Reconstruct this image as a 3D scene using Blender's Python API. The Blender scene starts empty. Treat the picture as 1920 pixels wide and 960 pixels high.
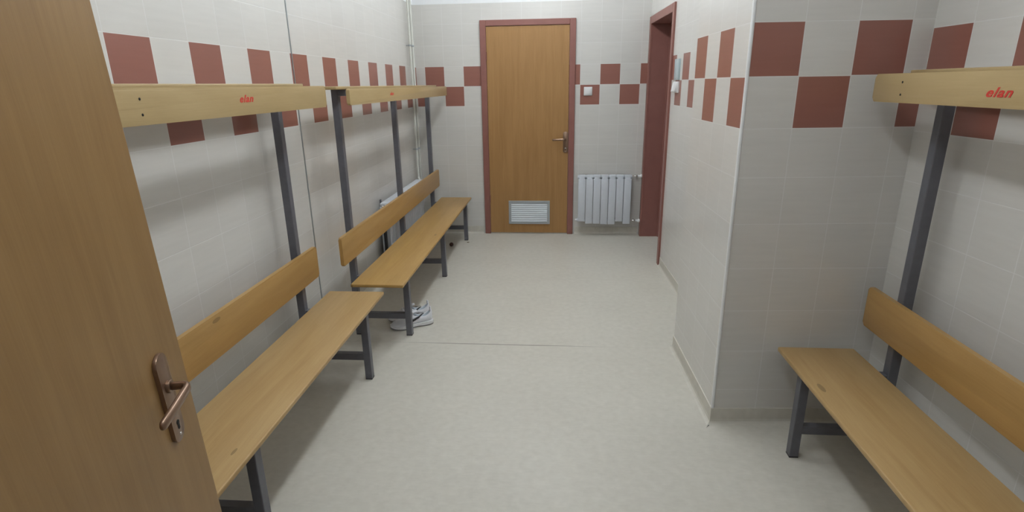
import bpy, bmesh, math, random
from mathutils import Vector, Matrix
random.seed(7)
SC = bpy.context.scene
COL = SC.collection
PI = math.pi

# ------------------------------------------------------------------ helpers
class MB:
    """collects shapes into one mesh"""
    def __init__(self):
        self.bm = bmesh.new()
        self.uv = None
    def _bev(self, geom_verts, w, seg=2):
        edges = set()
        for v in geom_verts:
            for e in v.link_edges: edges.add(e)
        bmesh.ops.bevel(self.bm, geom=list(edges), offset=w, segments=seg, affect='EDGES', profile=0.5)
    def box(self, x0, x1, y0, y1, z0, z1, bev=0.0, seg=2, mat=None, corner=0.0):
        if corner:   # board standing on edge with rounded corners (outline in y, z)
            out = []
            for cy, cz, a0 in ((y1, z1, 0), (y0, z1, 90), (y0, z0, 180), (y1, z0, 270)):
                cy += -corner if cy == y1 else corner; cz += -corner if cz == z1 else corner
                for k in range(6):
                    t = math.radians(a0+18*k); out.append((cy+corner*math.cos(t), cz+corner*math.sin(t)))
            return self.prism(out, 'x', x0, x1, bev=bev)
        r = bmesh.ops.create_cube(self.bm, size=1.0)
        vs = r['verts']
        for v in vs:
            v.co = Vector(((x0+x1)/2 + v.co.x*(x1-x0), (y0+y1)/2 + v.co.y*(y1-y0), (z0+z1)/2 + v.co.z*(z1-z0)))
            if mat is not None: v.co = mat @ v.co
        if bev > 0: self._bev(vs, bev, seg)
        return self
    def cyl(self, a, b, r, r2=None, n=20, bev=0.0):
        a, b = Vector(a), Vector(b); d = b-a
        q = d.to_track_quat('Z', 'Y').to_matrix().to_4x4()
        q.translation = (a+b)/2
        c = bmesh.ops.create_cone(self.bm, cap_ends=True, segments=n, radius1=r, radius2=r if r2 is None else r2, depth=d.length, matrix=q)
        if bev > 0:
            es = set()
            for v in c['verts']:
                for e in v.link_edges:
                    if len(e.link_faces) == 2 and any(len(f.verts) > 4 for f in e.link_faces): es.add(e)
            bmesh.ops.bevel(self.bm, geom=list(es), offset=bev, segments=2, affect='EDGES', profile=0.5)
        return self
    def sphere(self, c, r, sx=1, sy=1, sz=1, u=16, v=10):
        m = Matrix.Translation(Vector(c)) @ Matrix.Diagonal((sx, sy, sz, 1))
        bmesh.ops.create_uvsphere(self.bm, u_segments=u, v_segments=v, radius=r, matrix=m)
        return self
    def tube(self, pts, r, n=12, flat=(1, 1), up=(0, 0, 1), caps=True):
        """sweep; r may be a list of radii; flat scales the two cross axes"""
        pts = [Vector(p) for p in pts]
        rings = []
        for i, p in enumerate(pts):
            if i == 0: t = pts[1]-p
            elif i == len(pts)-1: t = p-pts[i-1]
            else: t = (pts[i+1]-p).normalized()+(p-pts[i-1]).normalized()
            t.normalize()
            u = Vector(up)
            if abs(t.dot(u)) > .95: u = Vector((1, 0, 0)) if abs(t.x) < .9 else Vector((0, 1, 0))
            s = t.cross(u).normalized(); w = s.cross(t).normalized()
            rr = r[i] if isinstance(r, (list, tuple)) else r
            rings.append([self.bm.verts.new(p + s*math.cos(2*PI*k/n)*rr*flat[0] + w*math.sin(2*PI*k/n)*rr*flat[1]) for k in range(n)])
        self.loft(rings, caps)
        return self
    def loft(self, rings, caps=True, closed=True):
        n = len(rings[0])
        for a, b in zip(rings[:-1], rings[1:]):
            for k in range(n if closed else n-1):
                self.bm.faces.new((a[k], a[(k+1) % n], b[(k+1) % n], b[k]))
        if caps:
            self.bm.faces.new(list(reversed(rings[0]))); self.bm.faces.new(rings[-1])
        return self
    def prism(self, poly, axis, a, b, bev=0.0):
        """extrude a 2-D outline along axis between a and b; poly gives the two other coordinates in xyz order"""
        def mk(p, t):
            if axis == 'x': return Vector((t, p[0], p[1]))
            if axis == 'y': return Vector((p[0], t, p[1]))
            return Vector((p[0], p[1], t))
        A = [self.bm.verts.new(mk(p, a)) for p in poly]; B = [self.bm.verts.new(mk(p, b)) for p in poly]
        self.loft([A, B])
        if bev > 0: self._bev(A+B, bev)
        return self
    def build(self, name, mat, parent=None, smooth=False, sub=0, loc=None, solid=0):
        bmesh.ops.recalc_face_normals(self.bm, faces=self.bm.faces[:]) if not self.uv else None
        me = bpy.data.meshes.new(name)
        self.bm.to_mesh(me); self.bm.free()
        for m in (mat if isinstance(mat, (list, tuple)) else [mat]): me.materials.append(m)
        o = bpy.data.objects.new(name, me); COL.objects.link(o)
        if parent is not None: o.parent = parent
        if loc: o.location = loc
        if sub:
            md = o.modifiers.new('s', 'SUBSURF'); md.levels = sub; md.render_levels = sub
        if solid:
            md = o.modifiers.new('t', 'SOLIDIFY'); md.thickness = solid; md.offset = -1
        if smooth:
            for p in me.polygons: p.use_smooth = True
            if smooth == 'auto': me.set_sharp_from_angle(angle=math.radians(35))
        return o

def tag(o, label, cat, group=None, kind=None):
    o['label'] = label; o['category'] = cat
    if group: o['group'] = group
    if kind: o['kind'] = kind
    return o
def empty(name, loc=(0, 0, 0), rz=0.0):
    o = bpy.data.objects.new(name, None); COL.objects.link(o)
    o.location = loc; o.rotation_euler = (0, 0, rz); o.empty_display_size = .1
    return o

# ------------------------------------------------------------------ materials
def new_mat(name):
    m = bpy.data.materials.new(name); m.use_nodes = True
    nt = m.node_tree; b = nt.nodes['Principled BSDF']
    return m, nt, b
class N:
    def __init__(s, nt): s.nt = nt
    def __call__(s, typ, **kw):
        n = s.nt.nodes.new('ShaderNode'+typ)
        for k, v in kw.items(): setattr(n, k, v)
        return n
    def link(s, a, b): s.nt.links.new(a, b)
    def math(s, op, a, b=None, c=None):
        n = s.nt.nodes.new('ShaderNodeMath'); n.operation = op
        for i, v in enumerate((a, b, c)):
            if v is None: continue
            if isinstance(v, (int, float)): n.inputs[i].default_value = v
            else: s.nt.links.new(v, n.inputs[i])
        return n.outputs[0]
    def mix(s, f, a, b):
        n = s.nt.nodes.new('ShaderNodeMix'); n.data_type = 'RGBA'
        for i, v in ((0, f), (6, a), (7, b)):
            if isinstance(v, (int, float)): n.inputs[i].default_value = v
            elif isinstance(v, tuple): n.inputs[i].default_value = (*v, 1)
            else: s.nt.links.new(v, n.inputs[i])
        return n.outputs[2]

def plain(name, col, rough=.5, metal=0.0, spec=.5, noise=0.06, scale=30, bump=0.0, coat=0.0):
    m, nt, b = new_mat(name); n = N(nt)
    tc = n('TexCoord'); ns = n('TexNoise'); ns.inputs['Scale'].default_value = scale; ns.inputs['Detail'].default_value = 4
    n.link(tc.outputs['Object'], ns.inputs['Vector'])
    lo = tuple(c*(1-noise) for c in col); hi = tuple(min(1, c*(1+noise)) for c in col)
    n.link(n.mix(ns.outputs['Fac'], lo, hi), b.inputs['Base Color'])
    b.inputs['Roughness'].default_value = rough; b.inputs['Metallic'].default_value = metal
    b.inputs['Specular IOR Level'].default_value = spec
    if coat: b.inputs['Coat Weight'].default_value = coat
    if bump:
        bp = n('Bump'); bp.inputs['Strength'].default_value = bump; bp.inputs['Distance'].default_value = .002
        n.link(ns.outputs['Fac'], bp.inputs['Height']); n.link(bp.outputs['Normal'], b.inputs['Normal'])
    return m

def wood(name, c_lo, c_hi, axis='y', rough=.4, scale=1.0, knots=False, spec=.4, blotch=.25, stretch=14.0):
    """veneer: noise stretched along the grain + broad blotches + fine pores"""
    m, nt, b = new_mat(name); n = N(nt)
    tc = n('TexCoord')
    def mapped(along, across):
        mp = n('Mapping'); s = [across*scale]*3; s['xyz'.index(axis)] = along*scale
        mp.inputs['Scale'].default_value = s; n.link(tc.outputs['Object'], mp.inputs['Vector']); return mp.outputs[0]
    g1 = n('TexNoise'); g1.inputs['Scale'].default_value = 1; g1.inputs['Detail'].default_value = 5; g1.inputs['Roughness'].default_value = .6; g1.inputs['Distortion'].default_value = .6
    n.link(mapped(1.6, 1.6*stretch), g1.inputs['Vector'])
    g2 = n('TexNoise'); g2.inputs['Scale'].default_value = 1; g2.inputs['Detail'].default_value = 3
    n.link(mapped(9, 260), g2.inputs['Vector'])
    g3 = n('TexNoise'); g3.inputs['Scale'].default_value = 1; g3.inputs['Detail'].default_value = 2
    n.link(mapped(1.7, 5), g3.inputs['Vector'])
    f = n.math('ADD', n.math('MULTIPLY', g1.outputs['Fac'], .55), n.math('MULTIPLY', g2.outputs['Fac'], .2))
    f = n.math('ADD', f, n.math('MULTIPLY', g3.outputs['Fac'], blotch))
    mr = n('MapRange'); mr.inputs['From Min'].default_value = .36; mr.inputs['From Max'].default_value = .64
    n.link(f, mr.inputs['Value'])
    col = n.mix(mr.outputs[0], c_lo, c_hi)
    if knots:
        vo = n('TexVoronoi'); vo.inputs['Scale'].default_value = 1
        n.link(mapped(1.8, 5.5), vo.inputs['Vector'])
        k = n.math('LESS_THAN', vo.outputs['Distance'], .075)
        col = n.mix(n.math('MULTIPLY', k, .55), col, tuple(c*.35 for c in c_lo))
    n.link(col, b.inputs['Base Color'])
    b.inputs['Roughness'].default_value = rough; b.inputs['Specular IOR Level'].default_value = spec
    bp = n('Bump'); bp.inputs['Strength'].default_value = .08; bp.inputs['Distance'].default_value = .001
    n.link(g2.outputs['Fac'], bp.inputs['Height']); n.link(bp.outputs['Normal'], b.inputs['Normal'])
    return m

CREAM = (0.66, 0.64, 0.60); RED = (0.305, 0.128, 0.098); GROUT = (0.735, 0.72, 0.69)
def tile_material():
    m, nt, b = new_mat('wall_tiles'); n = N(nt)
    uv = n('UVMap'); uv.uv_map = 'UVMap'
    sp = n('SeparateXYZ'); n.link(uv.outputs[0], sp.inputs[0])
    u, v = sp.outputs[0], sp.outputs[1]
    cu, cv = n.math('FLOOR', u), n.math('FLOOR', v)
    par = n.math('PINGPONG', n.math('ADD', cu, cv), 1.0)          # 0 for even, 1 for odd
    even = n.math('LESS_THAN', par, .5)
    band = n.math('MULTIPLY', n.math('GREATER_THAN', v, 0.0), n.math('LESS_THAN', v, 2.0))
    red = n.math('MULTIPLY', even, band)
    cmb = n('CombineXYZ'); n.link(cu, cmb.inputs[0]); n.link(cv, cmb.inputs[1])
    wn = n('TexWhiteNoise'); wn.noise_dimensions = '2D'; n.link(cmb.outputs[0], wn.inputs['Vector'])
    tc = n('TexCoord')
    mp = n('Mapping'); mp.inputs['Scale'].default_value = (3, 3, 40); n.link(tc.outputs['Object'], mp.inputs['Vector'])
    ns = n('TexNoise'); ns.inputs['Scale'].default_value = 1.5; ns.inputs['Detail'].default_value = 4
    n.link(mp.outputs[0], ns.inputs['Vector'])
    val = n.math('ADD', n.math('MULTIPLY', wn.outputs['Value'], .028), n.math('MULTIPLY', ns.outputs['Fac'], .10))
    val = n.math('ADD', val, .936)
    tile = n.mix(red, CREAM, RED)
    vm = n('VectorMath', operation='SCALE'); n.link(tile, vm.inputs[0]); n.link(val, vm.inputs['Scale'])
    # joints
    fu = n.math('ABSOLUTE', n.math('SUBTRACT', n.math('FRACT', n.math('ADD', u, .5)), .5))
    fv = n.math('ABSOLUTE', n.math('SUBTRACT', n.math('FRACT', n.math('ADD', v, .5)), .5))
    d = n.math('MINIMUM', fu, fv)
    g = n('MapRange'); g.inputs['From Min'].default_value = .006; g.inputs['From Max'].default_value = .0115
    n.link(d, g.inputs['Value'])
    col = n.mix(g.outputs[0], GROUT, vm.outputs[0])
    n.link(col, b.inputs['Base Color'])
    b.inputs['Roughness'].default_value = .26; b.inputs['Specular IOR Level'].default_value = .55
    bp = n('Bump'); bp.inputs['Strength'].default_value = .25; bp.inputs['Distance'].default_value = .0015
    n.link(g.outputs[0], bp.inputs['Height']); n.link(bp.outputs['Normal'], b.inputs['Normal'])
    return m

def floor_material(name, seam=True):
    m, nt, b = new_mat(name); n = N(nt)
    tc = n('TexCoord'); P = tc.outputs['Object']
    ns = n('TexNoise'); ns.inputs['Scale'].default_value = 26; ns.inputs['Detail'].default_value = 6; n.link(P, ns.inputs['Vector'])
    n2 = n('TexNoise'); n2.inputs['Scale'].default_value = 2.2; n2.inputs['Detail'].default_value = 3; n.link(P, n2.inputs['Vector'])
    mp = n('Mapping'); mp.inputs['Scale'].default_value = (18, 60, 10); n.link(P, mp.inputs['Vector'])
    n3 = n('TexNoise'); n3.inputs['Scale'].default_value = 1.5; n3.inputs['Detail'].default_value = 2; n.link(mp.outputs[0], n3.inputs['Vector'])
    f = n.math('ADD', n.math('MULTIPLY', ns.outputs['Fac'], .45), n.math('MULTIPLY', n2.outputs['Fac'], .3))
    f = n.math('ADD', f, n.math('MULTIPLY', n3.outputs['Fac'], .25))
    mr = n('MapRange'); mr.inputs['From Min'].default_value = .32; mr.inputs['From Max'].default_value = .68; n.link(f, mr.inputs['Value'])
    col = n.mix(mr.outputs[0], (0.545, 0.515, 0.445), (0.64, 0.61, 0.535))
    # scuffs and small stains
    vo = n('TexVoronoi'); vo.inputs['Scale'].default_value = 2.6; n.link(P, vo.inputs['Vector'])
    st = n('MapRange'); st.inputs['From Min'].default_value = .012; st.inputs['From Max'].default_value = .03; st.inputs['To Min'].default_value = .22; st.inputs['To Max'].default_value = 0
    n.link(vo.outputs['Distance'], st.inputs['Value'])
    col = n.mix(st.outputs[0], col, (0.35, 0.32, 0.27))
    if seam:   # welded joint of the two sheets, worn dark in the middle of the room
        sp = n('SeparateXYZ'); n.link(P, sp.inputs[0])
        wob = n.math('MULTIPLY', n.math('SUBTRACT', n2.outputs['Fac'], .5), .012)
        dy = n.math('ABSOLUTE', n.math('SUBTRACT', n.math('ADD', sp.outputs[1], wob), 3.158))
        ln = n('MapRange'); ln.inputs['From Min'].default_value = .002; ln.inputs['From Max'].default_value = .006; ln.inputs['To Min'].default_value = 1; ln.inputs['To Max'].default_value = 0
        n.link(dy, ln.inputs['Value'])
        fx = n('MapRange'); fx.inputs['From Min'].default_value = 1.35; fx.inputs['From Max'].default_value = 1.78; fx.inputs['To Min'].default_value = .75; fx.inputs['To Max'].default_value = .05
        n.link(sp.outputs[0], fx.inputs['Value'])
        fl = n('MapRange'); fl.inputs['From Min'].default_value = .45; fl.inputs['From Max'].default_value = .85; fl.inputs['To Min'].default_value = .12; fl.inputs['To Max'].default_value = 1
        n.link(sp.outputs[0], fl.inputs['Value'])
        col = n.mix(n.math('MULTIPLY', ln.outputs[0], n.math('MULTIPLY', fx.outputs[0], fl.outputs[0])), col, (0.10, 0.085, 0.07))
    n.link(col, b.inputs['Base Color'])
    b.inputs['Roughness'].default_value = .42; b.inputs['Specular IOR Level'].default_value = .35
    bp = n('Bump'); bp.inputs['Strength'].default_value = .05; bp.inputs['Distance'].default_value = .001
    n.link(ns.outputs['Fac'], bp.inputs['Height']); n.link(bp.outputs['Normal'], b.inputs['Normal'])
    return m

M = dict(
    tile=tile_material(),
    plaster=plain('white_plaster', (.86, .87, .88), .8, noise=.03, scale=8, bump=.1),
    floor=floor_material('linoleum'), cove=floor_material('linoleum_cove', seam=False),
    bench=wood('honey_plywood', (.40, .250, .100), (.50, .335, .150), 'y', .36, knots=True),
    bench2=wood('golden_plywood', (.385, .225, .066), (.475, .295, .102), 'y', .36, knots=True),
    back=wood('amber_plywood', (.385, .220, .068), (.475, .285, .100), 'y', .36, knots=True),
    rail=wood('pale_plywood', (.42, .30, .140), (.50, .368, .185), 'y', .38, stretch=6),
    ply=plain('plywood_edge', (.50, .33, .17), .6, noise=.2, scale=60),
    leaf=wood('beech_veneer', (.25, .136, .045), (.325, .190, .071), 'z', .45, stretch=18, blotch=.3),
    leaf2=wood('orange_veneer', (.335, .175, .062), (.415, .228, .086), 'z', .42, stretch=18, blotch=.3),
    frame=plain('red_brown_paint', (.27, .112, .090), .40, noise=.12, scale=14),
    steel=plain('dark_grey_steel_paint', (.125, .125, .142), .38, spec=.5, noise=.15, scale=40),
    bronze=plain('brown_anodised_metal', (.27, .175, .12), .28, metal=.75, noise=.08),
    chrome=plain('bright_metal', (.72, .70, .68), .22, metal=1.0, noise=.05),
    dark=plain('dark_hole', (.012, .011, .010), .8),
    white=plain('white_plastic', (.80, .80, .80), .35, noise=.02),
    enamel=plain('white_enamel', (.66, .69, .74), .32, noise=.03),
    pipe=plain('cream_pipe_paint', (.68, .68, .62), .4, noise=.05),
    alu=plain('grey_aluminium', (.42, .45, .47), .4, metal=.5, noise=.05),
    slat=plain('white_vent_slats', (.72, .77, .80), .4, noise=.03),
    panel=plain('grey_blue_plastic', (.42, .50, .52), .3, noise=.05),
    red=plain('red_print', (.62, .045, .03), .5, noise=.08),
    joint=plain('grey_joint_profile', (.36, .39, .40), .35, metal=.6),
    shoe=plain('white_mesh_fabric', (.74, .74, .77), .7, noise=.08, scale=160, bump=.3),
    sole=plain('grey_rubber_sole', (.20, .19, .185), .7, noise=.1),
    mid=plain('white_foam_midsole', (.76, .75, .76), .6, noise=.04),
    lining=plain('pale_grey_lining', (.44, .50, .55), .8, noise=.08, scale=90),
    black=plain('black_print', (.015, .014, .018), .5),
    ball=plain('dark_maroon_rubber', (.05, .015, .012), .6),
    scrap=plain('brown_paper', (.30, .24, .18), .8),
    housing=plain('lamp_housing_white', (.8, .8, .8), .5),
)
def emit(name, col, s):
    m, nt, b = new_mat(name)
    b.inputs['Emission Color'].default_value = (*col, 1); b.inputs['Emission Strength'].default_value = s
    b.inputs['Base Color'].default_value = (.9, .9, .9, 1)
    return m
M['tube'] = emit('lit_diffuser', (.89, .955, 1.0), 20.3)

# ------------------------------------------------------------------ the room
ZC = 3.00                                   # ceiling
ROW = 0.2
XR2 = lambda y: 2.375 - .029*(y-4.815)      # right wall of the far part
aP, aR = math.radians(3.42), math.radians(2.63)
PC = Vector((2.208, 2.379))                 # pillar front corner
dP = Vector((math.cos(aP), math.sin(aP)))
aS = math.radians(1.675); dS = Vector((-math.sin(aS), math.cos(aS)))
RC = PC + dP*.694                           # corner pillar / right wall
dR = Vector((math.sin(aR), -math.cos(aR)))
PF = PC + dS*.793                           # far corner of the pillar side
YB = 5.894
YF = -.05                                   # wall with the entry door

class Wall(MB):
    """tiled wall: quads with UV in tile units, the band of red tiles being rows 0 and 1"""
    def __init__(self):
        super().__init__(); self.uv = self.bm.loops.layers.uv.new('UVMap')
    def quad(self, p0, p1, z0, z1, zt, vr, u0, pitch, plaster_z=2.335):
        """p0 -> p1 seen from the room left to right; u0 = tile coordinate at p0"""
        p0, p1 = Vector(p0), Vector(p1); L = (p1-p0).length
        zb = zt-2*vr
        cuts = sorted({z for z in (z0, zb, zt, plaster_z, z1) if z0 <= z <= z1})
        def vv(z):
            if z > zt+1e-6: return -(z-zt)/ROW
            if z < zb-1e-6: return 2+(zb-z)/ROW
            return (zt-z)/vr
        for a, b in zip(cuts[:-1], cuts[1:]):
            if b-a < 1e-5: continue
            f = self.bm.faces.new([self.bm.verts.new((*p, z)) for p, z in ((p0, a), (p1, a), (p1, b), (p0, b))])
            for lp, (uu, z) in zip(f.loops, ((u0, a), (u0+L/pitch, a), (u0+L/pitch, b), (u0, b))):
                lp[self.uv].uv = (uu, vv(z))
            f.material_index = 1 if a >= plaster_z-1e-6 else 0
        bmesh.ops.remove_doubles(self.bm, verts=self.bm.verts[:], dist=1e-5)
        return self
def wall(name, w, label):
    o = w.build(name, [M['tile'], M['plaster']], solid=.12)
    tag(o, label, 'wall', kind='structure'); return o

# left wall: seen from the room, left end is near; red tile column 0 begins at y = 1.803
w = Wall(); w.quad((0, YF), (0, YB), 0, ZC, 1.7486, .1935, (YF-1.803)/.2163, .2163)
wall('wall_left', w, 'long cream tiled wall with a red checker band behind the left benches')
# back wall: the lattice restarts right of the door
w = Wall()
w.quad((0, YB), (1.146, YB), 0, ZC, 1.750, .196, (0-.0916)/.1991, .1991)
w.quad((1.146, YB), (XR2(YB)+.02, YB), 0, ZC, 1.750, .196, (1.146-1.6746)/.1979+1, .1979)
wall('wall_back', w, 'far cream tiled wall around the orange wooden door')
# pillar: front face, side face, and the return to the recessed right wall
w = Wall()
w.quad(PC, RC, 0, ZC, 1.783, .2021, 0, .2035)
w.quad(PF, PC, 0, ZC, 1.783, .2021, -4, .1983)
B2 = Vector((XR2(PF.y), PF.y))
w.quad(B2, PF, 0, ZC, 1.783, .2021, 0.3, .2)
wall('wall_pillar', w, 'tiled projecting wall corner between the right bench and the far room')
w = Wall(); w.quad(RC, RC + dR*((RC.y-YF)/-dR.y), 0, ZC, 1.751, .1941, 0, .2038)
wall('wall_right', w, 'cream tiled wall with red checkers behind the right bench')
# recessed right wall with the doorway opening y 4.875 .. 5.80, top 2.11
w = Wall()
def r2(ya, yb, z0, z1): w.quad((XR2(yb), yb), (XR2(ya), ya), z0, z1, 1.77, .19, (4.47-yb)/.2045, .2045)
OY0, OY1, OZ = 4.868, 5.802, 2.105
r2(OY1, YB, 0, ZC); r2(OY0, OY1, OZ, ZC); r2(PF.y, OY0, 0, ZC)
wall('wall_recess', w, 'tiled wall of the far room with the red framed doorway')
# wall with the entry doorway, behind the photographer
w = Wall()
EX0, EX1, EZ = .93, 2.06, 2.10
XE = (RC + dR*((RC.y-YF)/-dR.y)).x
def fr(xa, xb, z0, z1): w.quad((xb, YF), (xa, YF), z0, z1, 1.75, .195, 0, .2)
fr(0, EX0, 0, ZC); fr(EX0, EX1, EZ, ZC); fr(EX1, XE, 0, ZC)
wall('wall_front', w, 'tiled wall holding the entry doorway')

b = MB(); b.box(-.2, 4.2, -1.8, 6.1, -.12, 0)
tag(b.build('floor', M['floor']), 'pale beige linoleum floor with a thin dark seam', 'floor', kind='structure')
b = MB(); b.box(-.15, 4.2, -1.8, 6.05, ZC, ZC+.1)
tag(b.build('ceiling', M['plaster']), 'white plastered ceiling', 'ceiling', kind='structure')
# the room beyond the right doorway
b = MB(); b.box(3.55, 3.65, 3.3, 6.0, 0, ZC)
tag(b.build('wall_passage', M['plaster']), 'plain wall of the passage beyond the red doorway', 'wall', kind='structure')

# coved linoleum skirting
def cove(name, pts, label):
    """pts: floor path, room on the left-hand side when walking"""
    b = MB(); prof = [(0, 0), (.026, .0), (.016, .004), (.009, .011), (.006, .022), (.005, .078), (.0, .079)]
    pts = [Vector(p) for p in pts]
    rings = []
    for i, p in enumerate(pts):
        ds = []
        if i > 0: ds.append((p-pts[i-1]).normalized())
        if i < len(pts)-1: ds.append((pts[i+1]-p).normalized())
        nn = sum((Vector((-d.y, d.x)) for d in ds), Vector((0, 0))); nn.normalize()
        k = 1/max(.5, nn.dot(Vector((-ds[0].y, ds[0].x))))
        rings.append([b.bm.verts.new((p.x+nn.x*a*k, p.y+nn.y*a*k, z+.0005)) for a, z in prof])
    b.loft(rings)
    tag(b.build(name, M['cove']), label, 'skirting', kind='structure')
cove('baseboard_left', [(.654, YB), (0, YB), (0, YF)], 'coved linoleum skirting along the left wall')
cove('baseboard_back', [(XR2(YB)-.03, YB), (1.642, YB)], 'short coved skirting under the small back radiator')
cove('baseboard_right', [RC + dR*2.42, RC, PC, PF, B2, (XR2(4.80), 4.80)], 'coved skirting round the pillar and along the right wall')
# white corner bead on the pillar
b = MB(); b.cyl((PC.x+.002, PC.y+.003, .08), (PC.x+.002, PC.y+.003, ZC), .0075, n=12)
tag(b.build('trim_1', M['white'], smooth='auto'), 'thin white corner bead on the tiled pillar edge', 'trim', kind='structure')
b = MB(); b.box(-.002, .004, 3.118, 3.125, .08, ZC)
tag(b.build('trim_2', M['joint']), 'thin grey vertical movement joint in the left tiled wall', 'trim', kind='structure')
# torn linoleum at the foot of the pillar
b = MB(); b.prism([(PC.x-.030, PC.y-.045), (PC.x-.014, PC.y-.022), (PC.x-.004, PC.y-.012), (PC.x-.008, PC.y-.020), (PC.x-.020, PC.y-.034)], 'z', .0002, .0016)
tag(b.build('trim_3', M['dark']), 'small dark tear in the linoleum at the pillar foot', 'trim', kind='structure')

# ------------------------------------------------------------------ doors
def lever_set(parent, side, keyhole=True):
    """local frame: x along the leaf towards the hinge, y out of the leaf (room side), z up; origin at plate centre"""
    b = MB(); out = []                       # rounded plate outline
    for k in range(13): t = PI*k/12; out.append((.026*math.cos(t), .086+.022*math.sin(t)))
    for k in range(13): t = PI+PI*k/12; out.append((.026*math.cos(t), -.086+.022*math.sin(t)))
    b.prism(out, 'y', 0, .009, bev=.0025)
    plate = b.build('handle_plate', M['bronze'], parent, smooth='auto')
    b = MB()
    b.cyl((0, .008, .030), (0, .016, .030), .014, n=20, bev=.001)
    pts = [(0, .012, .030), (0, .030, .030), (.001, .040, .0302), (.006, .0475, .0305), (.016, .051, .031), (.04, .050, .0305), (.08, .047, .028), (.130, .044, .027), (.137, .044, .0265)]
    b.tube(pts, [.0095, .0092, .0095, .0100, .0105, .0105, .0105, .0100, .006], n=14, flat=(.72, 1.05))
    b.build('lever', M['bronze'], parent, smooth=True)
    if keyhole:
        b = MB(); b.cyl((0, .0088, -.062), (0, .0102, -.062), .0055, n=16); b.box(-.0032, .0032, .0088, .0102, -.078, -.062)
        b.build('keyhole', M['dark'], plate)
        b = MB(); b.sphere((0, .008, -.092), .0035); b.build('screw', M['chrome'], plate, smooth=True)

# entry door leaf standing open in front of the left wall
th = math.radians(-74.0); d1 = Vector((math.cos(th), math.sin(th), 0))
EDGE = Vector((.613, 1.078, 0)); LW = 1.085
door = empty('door_1', EDGE)
# local x towards the hinge, local y out of the face seen by the camera
R1 = Matrix.Rotation(th, 4, 'Z')
tilt = Matrix.Translation((0, 0, 1.0)) @ Matrix.Rotation(math.radians(5.0), 4, 'Y') @ Matrix.Translation((0, 0, -1.0))
door.matrix_world = Matrix.Translation(EDGE) @ R1 @ tilt
tag(door, 'open beech veneer entry door in the left foreground', 'door', kind='structure')
b = MB(); b.box(0, LW, -.040, 0, .012, 2.06, bev=.0025); b.build('leaf', M['leaf'], door)
hs = empty('handle', (.117, 0, .950)); hs.parent = door
lever_set(hs, 1)
b = MB(); b.box(-.0015, .001, -.032, -.008, .82, 1.02); b.build('lock_faceplate', M['bronze'], door)
for z in (.3, 1.75):
    b = MB(); b.cyl((LW+.004, .004, z), (LW+.004, .004, z+.1), .007, n=14); b.build('hinge', M['bronze'], door, smooth='auto')
# frame of the entry doorway
b = MB()
for x0, x1, z0, z1 in ((EX0-.06, EX0+.012, 0, EZ+.06), (EX1-.012, EX1+.06, 0, EZ+.06), (EX0+.012, EX1-.012, EZ-.012, EZ+.06)):
    b.box(x0, x1, YF-.13, YF+.014, z0, z1, bev=.003)
tag(b.build('trim_4', M['frame']), 'red brown frame of the entry doorway', 'door frame', kind='structure')

# back door
door = empty('door_2', (1.146, YB, 0))
tag(door, 'closed orange wooden door with a white vent grille in the back wall', 'door', kind='structure')
b = MB()
b.box(-.476, -.416, -.022, .06, 0, 2.178, bev=.004); b.box(.418, .478, -.022, .06, 0, 2.178, bev=.004)
b.box(-.416, .418, -.022, .06, 2.122, 2.178, bev=.004)
b.build('door_frame', M['frame'], door)
b = MB(); b.box(-.414, .416, -.012, .03, .012, 2.119, bev=.002); leaf = b.build('leaf', M['leaf2'], door)
b = MB()
gx0, gx1, gz0, gz1 = -.214, .230, .110, .366
for bx in ((gx0, gx1, gz0, gz0+.028), (gx0, gx1, gz1-.028, gz1), (gx0, gx0+.028, gz0+.028, gz1-.028), (gx1-.028, gx1, gz0+.028, gz1-.028)):
    b.box(bx[0], bx[1], -.022, -.010, bx[2], bx[3], bev=.0015)
vf = b.build('vent_frame', M['alu'], leaf)
b = MB(); k = 9; h = (gz1-gz0-.056)/k
for i in range(k):
    z = gz0+.028+h*i
    b.prism([(-.0215, z+.002), (-.0130, z+h*.72), (-.0115, z+h*.72), (-.0195, z+.002)], 'x', gx0+.026, gx1-.026)
b.box(gx0+.026, gx1-.026, -.0125, -.0115, gz0+.026, gz1-.026)
b.build('vent_slats', M['slat'], leaf)
hs = empty('handle', (1.535-1.146, -.012, .985)); hs.parent = door
hs.rotation_euler = (0, 0, PI)
lever_set(hs, -1)
b = MB(); b.cyl((0, .008, -.060), (0, .014, -.060), .008, n=16); b.build('lock_cylinder', M['chrome'], hs, smooth='auto')
for z in (.35, 1.8):
    b = MB(); b.cyl((-.417, -.020, z), (-.417, -.020, z+.08), .008, n=14); b.build('hinge', M['frame'], door, smooth='auto')

# right doorway (open, without a visible leaf)
door = empty('door_3', (XR2(5.335), 5.335, 0), math.radians(1.66))
tag(door, 'open doorway with deep red brown frame beside the small radiator', 'door', kind='structure')
ya, yb = OY0-5.335, OY1-5.335
b = MB()     # lining: two jambs and a head, .24 deep into the wall (local +x)
b.box(-.004, .235, yb-.004, yb+.02, 0, OZ, bev=.002); b.box(-.004, .235, ya-.02, ya+.004, 0, OZ, bev=.002); b.box(-.004, .235, ya-.02, yb+.02, OZ-.004, OZ+.02, bev=.002)
b.build('lining', M['frame'], door)
b = MB()     # casing on the wall face
b.box(-.016, .004, ya-.058, ya+.006, 0, OZ+.062, bev=.003); b.box(-.016, .004, yb-.006, yb+.060, 0, OZ+.062, bev=.003); b.box(-.016, .004, ya+.006, yb-.006, OZ-.006, OZ+.062, bev=.003)
b.build('casing', M['frame'], door)
b = MB()     # stop bead the leaf closes on
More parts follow.
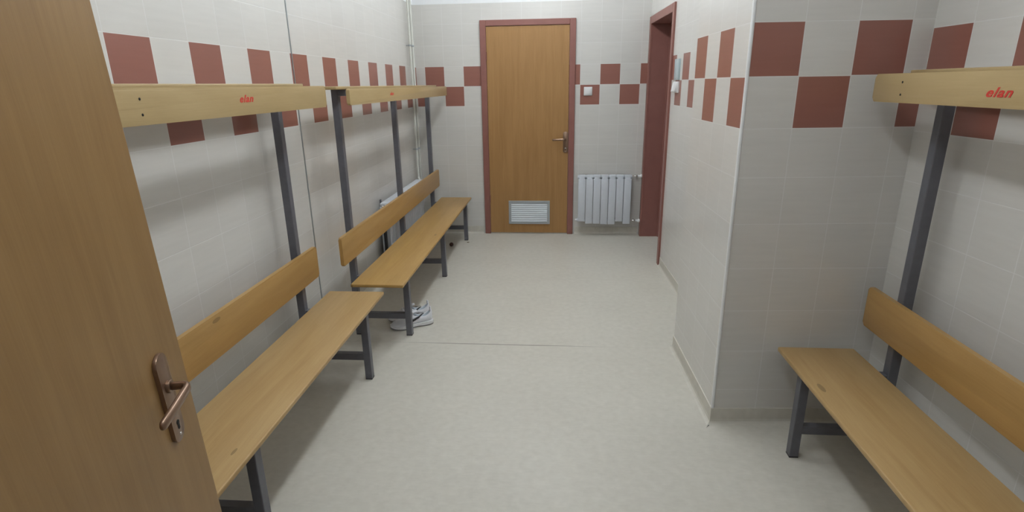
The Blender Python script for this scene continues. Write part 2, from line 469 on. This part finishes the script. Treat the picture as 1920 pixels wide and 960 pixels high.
b.box(.168, .184, yb-.020, yb-.004, 0, OZ-.004, bev=.001); b.box(.168, .184, ya+.004, ya+.020, 0, OZ-.004, bev=.001); b.box(.168, .184, ya+.02, yb-.02, OZ-.020, OZ-.004, bev=.001)
b.build('door_stop', M['frame'], door)

# ------------------------------------------------------------------ benches
def text_mesh(body, size, parent, loc, rot, name='lettering'):
    cu = bpy.data.curves.new(name, 'FONT'); cu.body = body; cu.size = size; cu.shear = .35; cu.offset = size*.022
    cu.extrude = .0006; cu.align_x = 'CENTER'; cu.align_y = 'CENTER'; cu.space_character = 1.12
    tmp = bpy.data.objects.new('t', cu); COL.objects.link(tmp)
    bpy.context.view_layer.update()
    me = bpy.data.meshes.new_from_object(tmp.evaluated_get(bpy.context.evaluated_depsgraph_get()))
    bpy.data.objects.remove(tmp)
    for v in me.vertices: v.co.x *= 1.45
    me.materials.clear(); me.materials.append(M['red'])
    o = bpy.data.objects.new(name, me); COL.objects.link(o); o.parent = parent
    o.location = loc; o.rotation_euler = rot; o['label'] = 'red printed lettering on the pale rail'
    return o

def bench(loc, rz, mirror, seat_y, back_y, rail_y, frames, zt, zbot, text_at, text_size, label, screwed, seat_mat):
    """local: x from the rear post out into the room (times mirror), y along the wall; origin under the first frame's rear post"""
    root = empty('locker_bench', loc, rz)
    tag(root, label, 'bench', 'wooden changing room benches with rails')
    s = mirror
    def X(a, b): return (min(s*a, s*b), max(s*a, s*b))
    ZS = .43
    b = MB(); b.box(*X(.058, .382), *seat_y, ZS-.020, ZS, bev=.005, seg=3); b.build('seat', seat_mat, root, smooth='auto')
    b = MB(); b.box(*X(.022, .042), *back_y, .548, .722, bev=.005, seg=3, corner=.012); b.build('backrest', M['back'], root, smooth='auto')
    b = MB(); b.box(*X(.148, .168), *rail_y, zbot, zt, bev=.004, seg=2, corner=.014); rail = b.build('rail_board', M['rail'], root, smooth='auto')
    arm_top = zt-.006
    b = MB(); b.box(*X(-.022, .075), rail_y[0]+.05, rail_y[1]-.05, arm_top, arm_top+.018, bev=.004)
    b.build('shelf_slat', M['rail'], root, smooth='auto')
    for y in frames:
        y0, y1 = y-.02, y+.02
        b = MB(); b.box(*X(-.02, .02), y0, y1, .006, arm_top, bev=.003); b.build('rear_post', M['steel'], root)
        b = MB(); b.box(*X(.318, .356), y0, y1, .006, ZS-.022, bev=.003); b.build('front_leg', M['steel'], root)
        b = MB(); b.box(*X(.02, .318), y0+.002, y1-.002, .118, .156, bev=.003); b.build('crossbar', M['steel'], root)
        b = MB(); b.box(*X(.02, .318), y0+.002, y1-.002, ZS-.058, ZS-.0205, bev=.003); b.build('seat_support', M['steel'], root)
        b = MB(); b.box(*X(.02, .147), y0+.001, y1-.001, arm_top-.036, arm_top-.0005, bev=.003); b.build('shelf_arm', M['steel'], root)
        for px in (0, .337):
            b = MB(); b.box(*X(px-.019, px+.019), y0+.001, y1-.001, 0, .007, bev=.001); b.build('foot_cap', M['black'], root)
        for k in ((.30, .72) if y in screwed else ()):
            z = zt-(zt-zbot)*k
            b = MB(); b.sphere((s*.1682, y+screwed[y], z), .0042, .5, 1, 1, 12, 8); b.build('screw', M['dark'], rail, smooth=True)
    for (ty, tz) in text_at:
        text_mesh('elan', text_size, root, (s*.1684, ty, tz), (PI/2, 0, s*PI/2))
    return root
# nearest left bench, partly behind the open door
bench((.085, 2.70, 0), .008, 1, (-2.44, .235), (-2.42, .165), (-2.42, .225), (-2.33, -1.165, 0), 1.574, 1.468,
      [(-.56, 1.528)], .038, 'nearer left wooden bench running out from behind the open entry door', {-1.165: .03}, M['bench'])
# far left bench
bench((.165, 3.275, 0), 0, 1, (-.225, 2.47), (-.245, 2.50), (-.225, 2.49), (0, 1.1625, 2.325), 1.559, 1.470,
      [(.57, 1.519)], .031, 'far left wooden bench with white sneakers under its near end', {}, M['bench2'])
# right bench
bench((2.834, 2.150, 0), 0, -1, (-1.98, .185), (-1.98, .185), (-1.98, .170), (0, -1.0, -1.93), 1.584, 1.484,
      [(-.465, 1.525)], .0365, 'right wooden bench standing between the tiled pillar and the entry', {0: -.01}, M['bench'])

# ------------------------------------------------------------------ radiators and pipes
def rad_section(parent, x, dz, h, depth, w, shared=None):
    pass
# small radiator on the back wall: 7 sections, front plates of unequal length
RX0, RX1, RYf, RZ1 = 1.672, 2.222, YB-.115, .652
rad = empty('radiator', ((RX0+RX1)/2, YB, .14))
tag(rad, 'small white panelled radiator on the back wall right of the door', 'radiator')
pitch = (RX1-RX0)/7
for i in range(7):
    zb = .166 if i in (0, 5) else (.134 if i in (3, 4) else .140)
    x0 = RX0+pitch*i-rad.location.x; x1 = x0+pitch
    b = MB()
    y0 = -.115
    b.box(x0+.0022, x1-.0022, y0, y0+.010, zb-.14, .618-.14, bev=.003)                       # front plate
    b.box(x0+.001, x1-.001, y0+.012, -.035, .626-.14, .652-.14, bev=.005)                    # top cap
    b.box(x0+.012, x1-.012, y0+.008, -.040, .17-.14, .636-.14, bev=.003)                     # column
    b.box(x0+.006, x1-.006, -.046, -.036, .16-.14, .62-.14, bev=.002)                        # rear plate
    b.build('section', M['enamel'], rad, smooth='auto')
for z in (.630, .172):
    b = MB(); b.cyl((RX0-rad.location.x-.006, -.07, z-.14), (RX1-rad.location.x+.006, -.07, z-.14), .019, n=18); b.build('manifold', M['enamel'], rad, smooth='auto')
for z, nm in ((.640, 'thermostat_valve'), (.166, 'return_valve')):
    b = MB(); xx = RX1-rad.location.x
    b.cyl((xx, -.07, z-.14), (xx+.045, -.07, z-.14), .008, n=14); b.cyl((xx+.030, -.07, z-.14), (xx+.062, -.07, z-.14), .0135, n=14, bev=.002)
    b.cyl((xx+.05, -.07, z-.14), (xx+.05, 0, z-.14), .007, n=12)
    v = b.build(nm, M['chrome'], rad, smooth='auto')
    b = MB(); b.cyl((xx+.062, -.07, z-.14), (xx+.090, -.07, z-.14), .012, n=16, bev=.002); b.sphere((xx+.098, -.07, z-.14), .020, .8, 1, 1)
    b.build('valve_knob', M['white'], v, smooth=True)
b = MB(); b.cyl((RX0-rad.location.x-.026, -.07, .172-.14), (RX0-rad.location.x, -.07, .172-.14), .012, n=14, bev=.002); b.build('end_plug', M['white'], rad, smooth='auto')
for xx in (-.16, .16):
    b = MB(); b.prism([(-.001, .43), (-.001, .50), (-.007, .50), (-.007, .472), (-.060, .472), (-.060, .460), (-.007, .460), (-.007, .43)], 'x', xx-.008, xx+.008); b.build('wall_bracket', M['enamel'], rad)

# long radiator on the left wall behind the far bench
LY0, LY1, LZ0, LZ1 = 4.27, 5.44, .13, .672
lr = empty('radiator', (0, (LY0+LY1)/2, LZ0))
tag(lr, 'long white ribbed radiator on the left wall behind the far bench backrest', 'radiator')
nsec = 15; pitch = (LY1-LY0)/nsec; oy = lr.location.y
for i in range(nsec):
    y0 = LY0+pitch*i-oy; y1 = y0+pitch; b = MB()
    b.box(.100, .110, y0+.0035, y1-.0035, .01, LZ1-LZ0-.03, bev=.003)
    b.box(.040, .108, y0+.001, y1-.001, LZ1-LZ0-.024, LZ1-LZ0, bev=.006)
    b.box(.045, .104, y0+.012, y1-.012, .03, LZ1-LZ0-.015, bev=.003)
    b.box(.036, .046, y0+.006, y1-.006, .02, LZ1-LZ0-.03, bev=.002)
    b.build('section', M['enamel'], lr, smooth='auto')
for z in (LZ1-LZ0-.022, .032):
    b = MB(); b.cyl((.072, LY0-oy-.006, z), (.072, LY1-oy+.006, z), .018, n=16); b.build('manifold', M['enamel'], lr, smooth='auto')
b = MB(); b.cyl((.072, LY0-oy-.030, LZ1-LZ0-.022), (.072, LY0-oy, LZ1-LZ0-.022), .011, n=14, bev=.002); b.sphere((.072, LY0-oy-.033, LZ1-LZ0-.022), .012)
b.build('bleed_valve', M['chrome'], lr, smooth='auto')
for yy in (4.40, 5.02):
    t = LZ1-LZ0
    b = MB(); b.prism([(.001, t-.06), (.001, t+.004), (.010, t+.004), (.010, t-.030), (.036, t-.030), (.036, t-.045), (.010, t-.045), (.010, t-.06)], 'y', yy-oy-.012, yy-oy+.012); b.build('wall_bracket', M['steel'], lr)
b = MB(); b.cyl((.072, LY0-oy-.018, LZ1-LZ0-.03), (.072, LY0-oy-.018, -LZ0+.001), .0135, n=12); b.build('drain_hose', M['black'], lr, smooth='auto')

# pipes in the far left corner
b = MB(); b.tube([(.038, 5.565, ZC), (.038, 5.565, .80), (.038, 5.565, .72), (.042, 5.558, .675), (.052, 5.535, .655), (.066, 5.50, .650), (.072, 5.449, .650)], .0115, n=12)
p = b.build('heating_pipe', M['pipe'], smooth='auto')
tag(p, 'cream heating pipe bending into the left radiator top', 'pipe')
b = MB(); b.tube([(.038, 5.655, ZC), (.038, 5.655, .25), (.040, 5.648, .195), (.052, 5.62, .170), (.072, 5.58, .162), (.072, 5.449, .162)], .0115, n=12)
p2 = b.build('heating_pipe', M['pipe'], smooth='auto')
tag(p2, 'cream heating pipe nearest the far left corner, running down past the radiator', 'pipe')
for q, yy in ((p, 5.565), (p2, 5.655)):
    for z in (1.93, .95):
        b = MB(); b.cyl((.038, yy, z), (.038, yy, z+.016), .0155, n=16, bev=.002); b.cyl((.0005, yy, z+.008), (.03, yy, z+.008), .005, n=10)
        b.build('pipe_clip', M['alu'], q, smooth='auto')

# ------------------------------------------------------------------ wall fittings
sw = empty('light_switch', (1.755, YB, 1.490))
tag(sw, 'square white light switch on a red tile above the small radiator', 'switch')
b = MB(); b.box(-.042, .042, -.012, 0, -.042, .042, bev=.004); b.build('switch_plate', M['white'], sw, smooth='auto')
b = MB(); b.box(-.030, .030, -.017, -.010, -.030, .030, bev=.003); b.build('rocker', M['white'], sw, smooth='auto')

yy = 4.612; ang = math.radians(1.66)
pn = empty('wall_panel', (XR2(yy), yy, 1.660), ang)
tag(pn, 'small grey blue panel on the wall beside the red doorway', 'panel')
b = MB(); b.box(-.014, .002, -.070, .070, -.078, .076, bev=.002); b.build('plate', M['panel'], pn, smooth='auto')
for z in (-.066, .064):
    b = MB(); b.sphere((-.0145, 0, z), .004, .5, 1, 1, 10, 6); b.build('screw', M['chrome'], pn, smooth=True)
s2 = empty('light_switch', (XR2(yy), yy, 1.530), ang)
tag(s2, 'white double light switch below the grey panel near the red doorway', 'switch')
b = MB(); b.box(-.016, .002, -.074, .070, -.044, .040, bev=.004); b.build('switch_plate', M['white'], s2, smooth='auto')
for y0, y1 in ((-.066, -.003), (.001, .062)):
    b = MB(); b.prism([(-.034, -.036), (-.020, .032), (-.012, .032), (-.012, -.036)], 'y', y0, y1, bev=.002)
    b.build('rocker', M['white'], s2, smooth='auto')

# ------------------------------------------------------------------ sneakers
def sneaker():
    """local: x from heel (0) to toe (.285), y sideways, z up"""
    root = empty('sneaker')
    L = .285
    S = [0, .03, .08, .16, .26, .36, .46, .56, .66, .76, .86, .93, .975, 1.0]
    HW = [.016, .027, .033, .036, .036, .035, .036, .041, .045, .046, .041, .033, .022, .008]     # half width
    TOP = [.108, .108, .098, .082, .079, .088, .098, .092, .078, .066, .056, .047, .038, .030]    # height
    CY = [0, 0, 0, 0, 0, .001, .002, .004, .005, .005, .004, .002, 0, 0]
    SB = [.030, .030, .029, .027, .025, .023, .021, .020, .019, .018, .019, .021, .023, .024]     # top of midsole
    n = 20
    def ringpt(i, t, off=0.0):
        a = 2*PI*t
        cx, cz = math.cos(a), math.sin(a)
        e = .62
        hw, h0, h1 = HW[i]+off, SB[i]-.004, TOP[i]+off
        zc = (h0+h1)/2; hz = (h1-h0)/2
        taper = 1-.28*max(0, cz)-(.18 if i < 7 else 0)*max(0, cz)
        return Vector((S[i]*L, CY[i]+hw*math.copysign(abs(cx)**e, cx)*taper, zc+hz*math.copysign(abs(cz)**e, cz)))
    def lerp_pt(s, t, off):
        for i in range(len(S)-1):
            if S[i] <= s <= S[i+1]:
                f = (s-S[i])/(S[i+1]-S[i]); return ringpt(i, t, off).lerp(ringpt(i+1, t, off), f)
    b = MB(); rings = []
    open_i = {2: .035, 3: .045, 4: .045, 5: .040}
    for i in range(len(S)):
        ring = []
        for k in range(n):
            p = ringpt(i, k/n)
            if i in open_i and 3 <= k <= 7:                         # foot opening
                depth = open_i[i]*(1 if 4 <= k <= 6 else .85); p.z -= depth; p.y *= .78
            ring.append(b.bm.verts.new(p))
        rings.append(ring)
    b.loft(rings)
    for f in b.bm.faces:
        c = f.calc_center_median()
        f.material_index = 0
    upper = b.build('upper', M['shoe'], root, smooth=True, sub=2)
    # lining: a shell inside the opening
    b = MB(); rr = []
    for i in (1, 2, 3, 4, 5, 6):
        w = HW[i]*(.30 if i in (1, 6) else .50)
        z = {1: .085, 2: .066, 3: .048, 4: .046, 5: .058, 6: .082}[i]
        rr.append([b.bm.verts.new((S[i]*L, CY[i]+w*c, z+dz)) for c, dz in ((-1, .012), (-.6, .002), (0, .0), (.6, .002), (1, .012))])
    b.loft(rr, caps=False, closed=False)
    o = b.build('lining', M['lining'], root, smooth=True, sub=1); md = o.modifiers.new('t', 'SOLIDIFY'); md.thickness = .003
    # midsole and outsole
    def sole(z0, zt, grow, name, mat, lift):
        b = MB(); A = []; B = []
        pts = []
        m = 40
        for i in range(len(S)): pts.append((S[i]*L+(grow if i == len(S)-1 else (-grow if i == 0 else 0)), CY[i]+HW[i]+grow, i))
        for i in reversed(range(len(S))): pts.append((S[i]*L+(grow if i == len(S)-1 else (-grow if i == 0 else 0)), CY[i]-HW[i]-grow, i))
        for x, y, i in pts:
            rise = lift*max(0, (S[i]-.75)/.25)**2*.012
            arch = .006*max(0, 1-abs(S[i]-.42)/.18) if z0 > 0 or name == 'outsole' else 0
            A.append(b.bm.verts.new((x, y, z0+rise+arch*.9))); B.append(b.bm.verts.new((x, y*1.0, (zt if zt else SB[i]+.003)+rise*.6)))
        b.loft([A, B]); b._bev(A+B, .0018, 2)
        return b.build(name, mat, root, smooth='auto')
    sole(.007, None, .004, 'midsole', M['mid'], 1); sole(0, .0125, .003, 'outsole', M['sole'], 1)
    # tongue and laces
    b = MB(); rr = []
    for s, z, w in ((.36, .112, .020), (.41, .114, .021), (.47, .107, .021), (.55, .0985, .020), (.64, .085, .016)):
        rr.append([b.bm.verts.new((s*L, .002+w*c, z-.006*c*c)) for c in (-1, -.5, 0, .5, 1)])
    b.loft(rr, caps=False, closed=False)
    o = b.build('tongue', M['shoe'], root, smooth=True, sub=1); md = o.modifiers.new('t', 'SOLIDIFY'); md.thickness = .006
    for s, z in ((.47, .1105), (.53, .105), (.59, .097), (.65, .0885)):
        b = MB(); b.tube([(s*L, .003-.024, z-.011), (s*L+.002, .003-.012, z-.001), (s*L+.003, .003, z+.001), (s*L+.002, .003+.012, z-.001), (s*L, .003+.024, z-.011)], .0028, n=8, flat=(1.3, .7))
        b.build('lace', M['mid'], root, smooth=True)
    b = MB(); b.box(.004, .016, -.010, .010, .098, .122, bev=.004); b.build('heel_tab', M['shoe'], root, smooth='auto')
    # curved side mark, thick towards the toe and thin towards the heel
    for sgn, base in ((1, 0.0), (-1, .5)):
        b = MB(); row = []
        m = 14
        for j in range(m+1):
            f = j/m; s = .20+.46*f
            zc = .085-.041*f**1.25 if f < .86 else .0525-.016*(.86-.0)-.0 + (f-.86)*.10
            th2 = .0015+.0075*max(0, math.sin(PI*min(1, f*1.02)**1.6))
            i0 = max(i for i in range(len(S)) if S[i] <= s)
            def at(z):
                best = None
                for q in range(60):
                    t = (-.22+.44*q/59) if sgn > 0 else (.5+.22-.44*q/59)
                    p = lerp_pt(s, t, .0016)
                    if best is None or abs(p.z-z) < abs(best.z-z): best = p
                return best
            zc = .083-.046*f**1.1 + (.030*(f-.80) if f > .8 else 0)
            row.append((b.bm.verts.new(at(zc-th2)), b.bm.verts.new(at(zc+th2))))
        for (a0, a1), (c0, c1) in zip(row[:-1], row[1:]): b.bm.faces.new((a0, a1, c1, c0))
        o = b.build('side_mark', M['black'], root, smooth=True); md = o.modifiers.new('t', 'SOLIDIFY'); md.thickness = .0015; md.offset = 1
        o['label'] = 'black curved tick on the shoe side'
    return root
sn = sneaker()
G = 'white sneakers under the far left bench'
def heading(h, t): return math.atan2(t[1]-h[1], t[0]-h[0])
sn.location = (.606, 3.475, 0); sn.rotation_euler = (0, 0, heading((.604, 3.478), (.352, 3.350)))
tag(sn, 'nearer white sneaker with black tick right behind the bench front leg', 'shoe', G)
def copy_tree(o, parent=None):
    c = o.copy(); COL.objects.link(c)
    if parent: c.parent = parent
    for ch in list(o.children): copy_tree(ch, c)
    return c
s3 = copy_tree(sn)
s3.scale = (1, -1, 1)
s3.location = (.563, 3.585, 0); s3.rotation_euler = (0, 0, sn.rotation_euler.z-.05)
tag(s3, 'farther white sneaker, mostly hidden behind the nearer one', 'shoe', G)

# ------------------------------------------------------------------ small things on the floor
b = MB(); b.sphere((0, 0, .021), .021, u=20, v=14)
o = b.build('ball', M['ball'], smooth=True, loc=(.388, 5.352, 0)); tag(o, 'tiny dark maroon ball on the floor under the far bench', 'ball')
b = MB(); b.prism([(-.012, -.006), (.006, -.010), (.013, .002), (.002, .009), (-.009, .006)], 'z', 0, .006, bev=.001)
o = b.build('paper_scrap', M['scrap'], loc=(.535, 5.500, 0)); tag(o, 'brown crumb of litter beside the far end leg of the far left bench', 'litter')

# ------------------------------------------------------------------ lights
def ceiling_lamp(x, y, length, label):
    r = empty('ceiling_light', (x, y, ZC))
    tag(r, label, 'lamp', 'fluorescent ceiling lights')
    b = MB(); b.box(-.05, .05, -length/2, length/2, -.05, 0, bev=.006); b.build('housing', M['housing'], r)
    b = MB(); b.box(-.07, .07, -length/2+.01, length/2-.01, -.15, -.05, bev=.03, seg=3); b.build('diffuser', M['tube'], r, smooth='auto')
ceiling_lamp(1.22, 1.05, 1.25, 'fluorescent ceiling light nearer the entry')
ceiling_lamp(1.22, 2.95, 1.25, 'fluorescent ceiling light over the middle of the room')
ceiling_lamp(1.22, 4.85, 1.25, 'fluorescent ceiling light nearest the back wall')

wd = bpy.data.worlds.new('world'); SC.world = wd; wd.use_nodes = True
bg = wd.node_tree.nodes['Background']; bg.inputs[0].default_value = (.85, .92, 1, 1); bg.inputs[1].default_value = .25

# ------------------------------------------------------------------ camera
cam = bpy.data.cameras.new('camera'); co = bpy.data.objects.new('camera', cam); COL.objects.link(co)
cam.sensor_width = 36; cam.sensor_fit = 'HORIZONTAL'; cam.lens = 36*1039.2268/1920; cam.clip_start = .02
p, y, r = (math.radians(a) for a in (-17.1939, 4.956, -.8849))
Rm = Matrix.Rotation(y, 3, 'Z') @ Matrix.Rotation(p, 3, 'X')
a, fw, up = Rm @ Vector((1, 0, 0)), Rm @ Vector((0, 1, 0)), Rm @ Vector((0, 0, 1))
rt = math.cos(r)*a+math.sin(r)*up; u2 = -math.sin(r)*a+math.cos(r)*up
mw = Matrix((rt, u2, -fw)).transposed().to_4x4(); mw.translation = (1.4686, 0, 1.5665)
co.matrix_world = mw
SC.camera = co
vs = SC.view_settings
SC.display_settings.display_device = 'sRGB'
vs.view_transform = 'Standard'; vs.look = 'None'; vs.gamma = 1; vs.use_curve_mapping = False; vs.exposure = 0.0
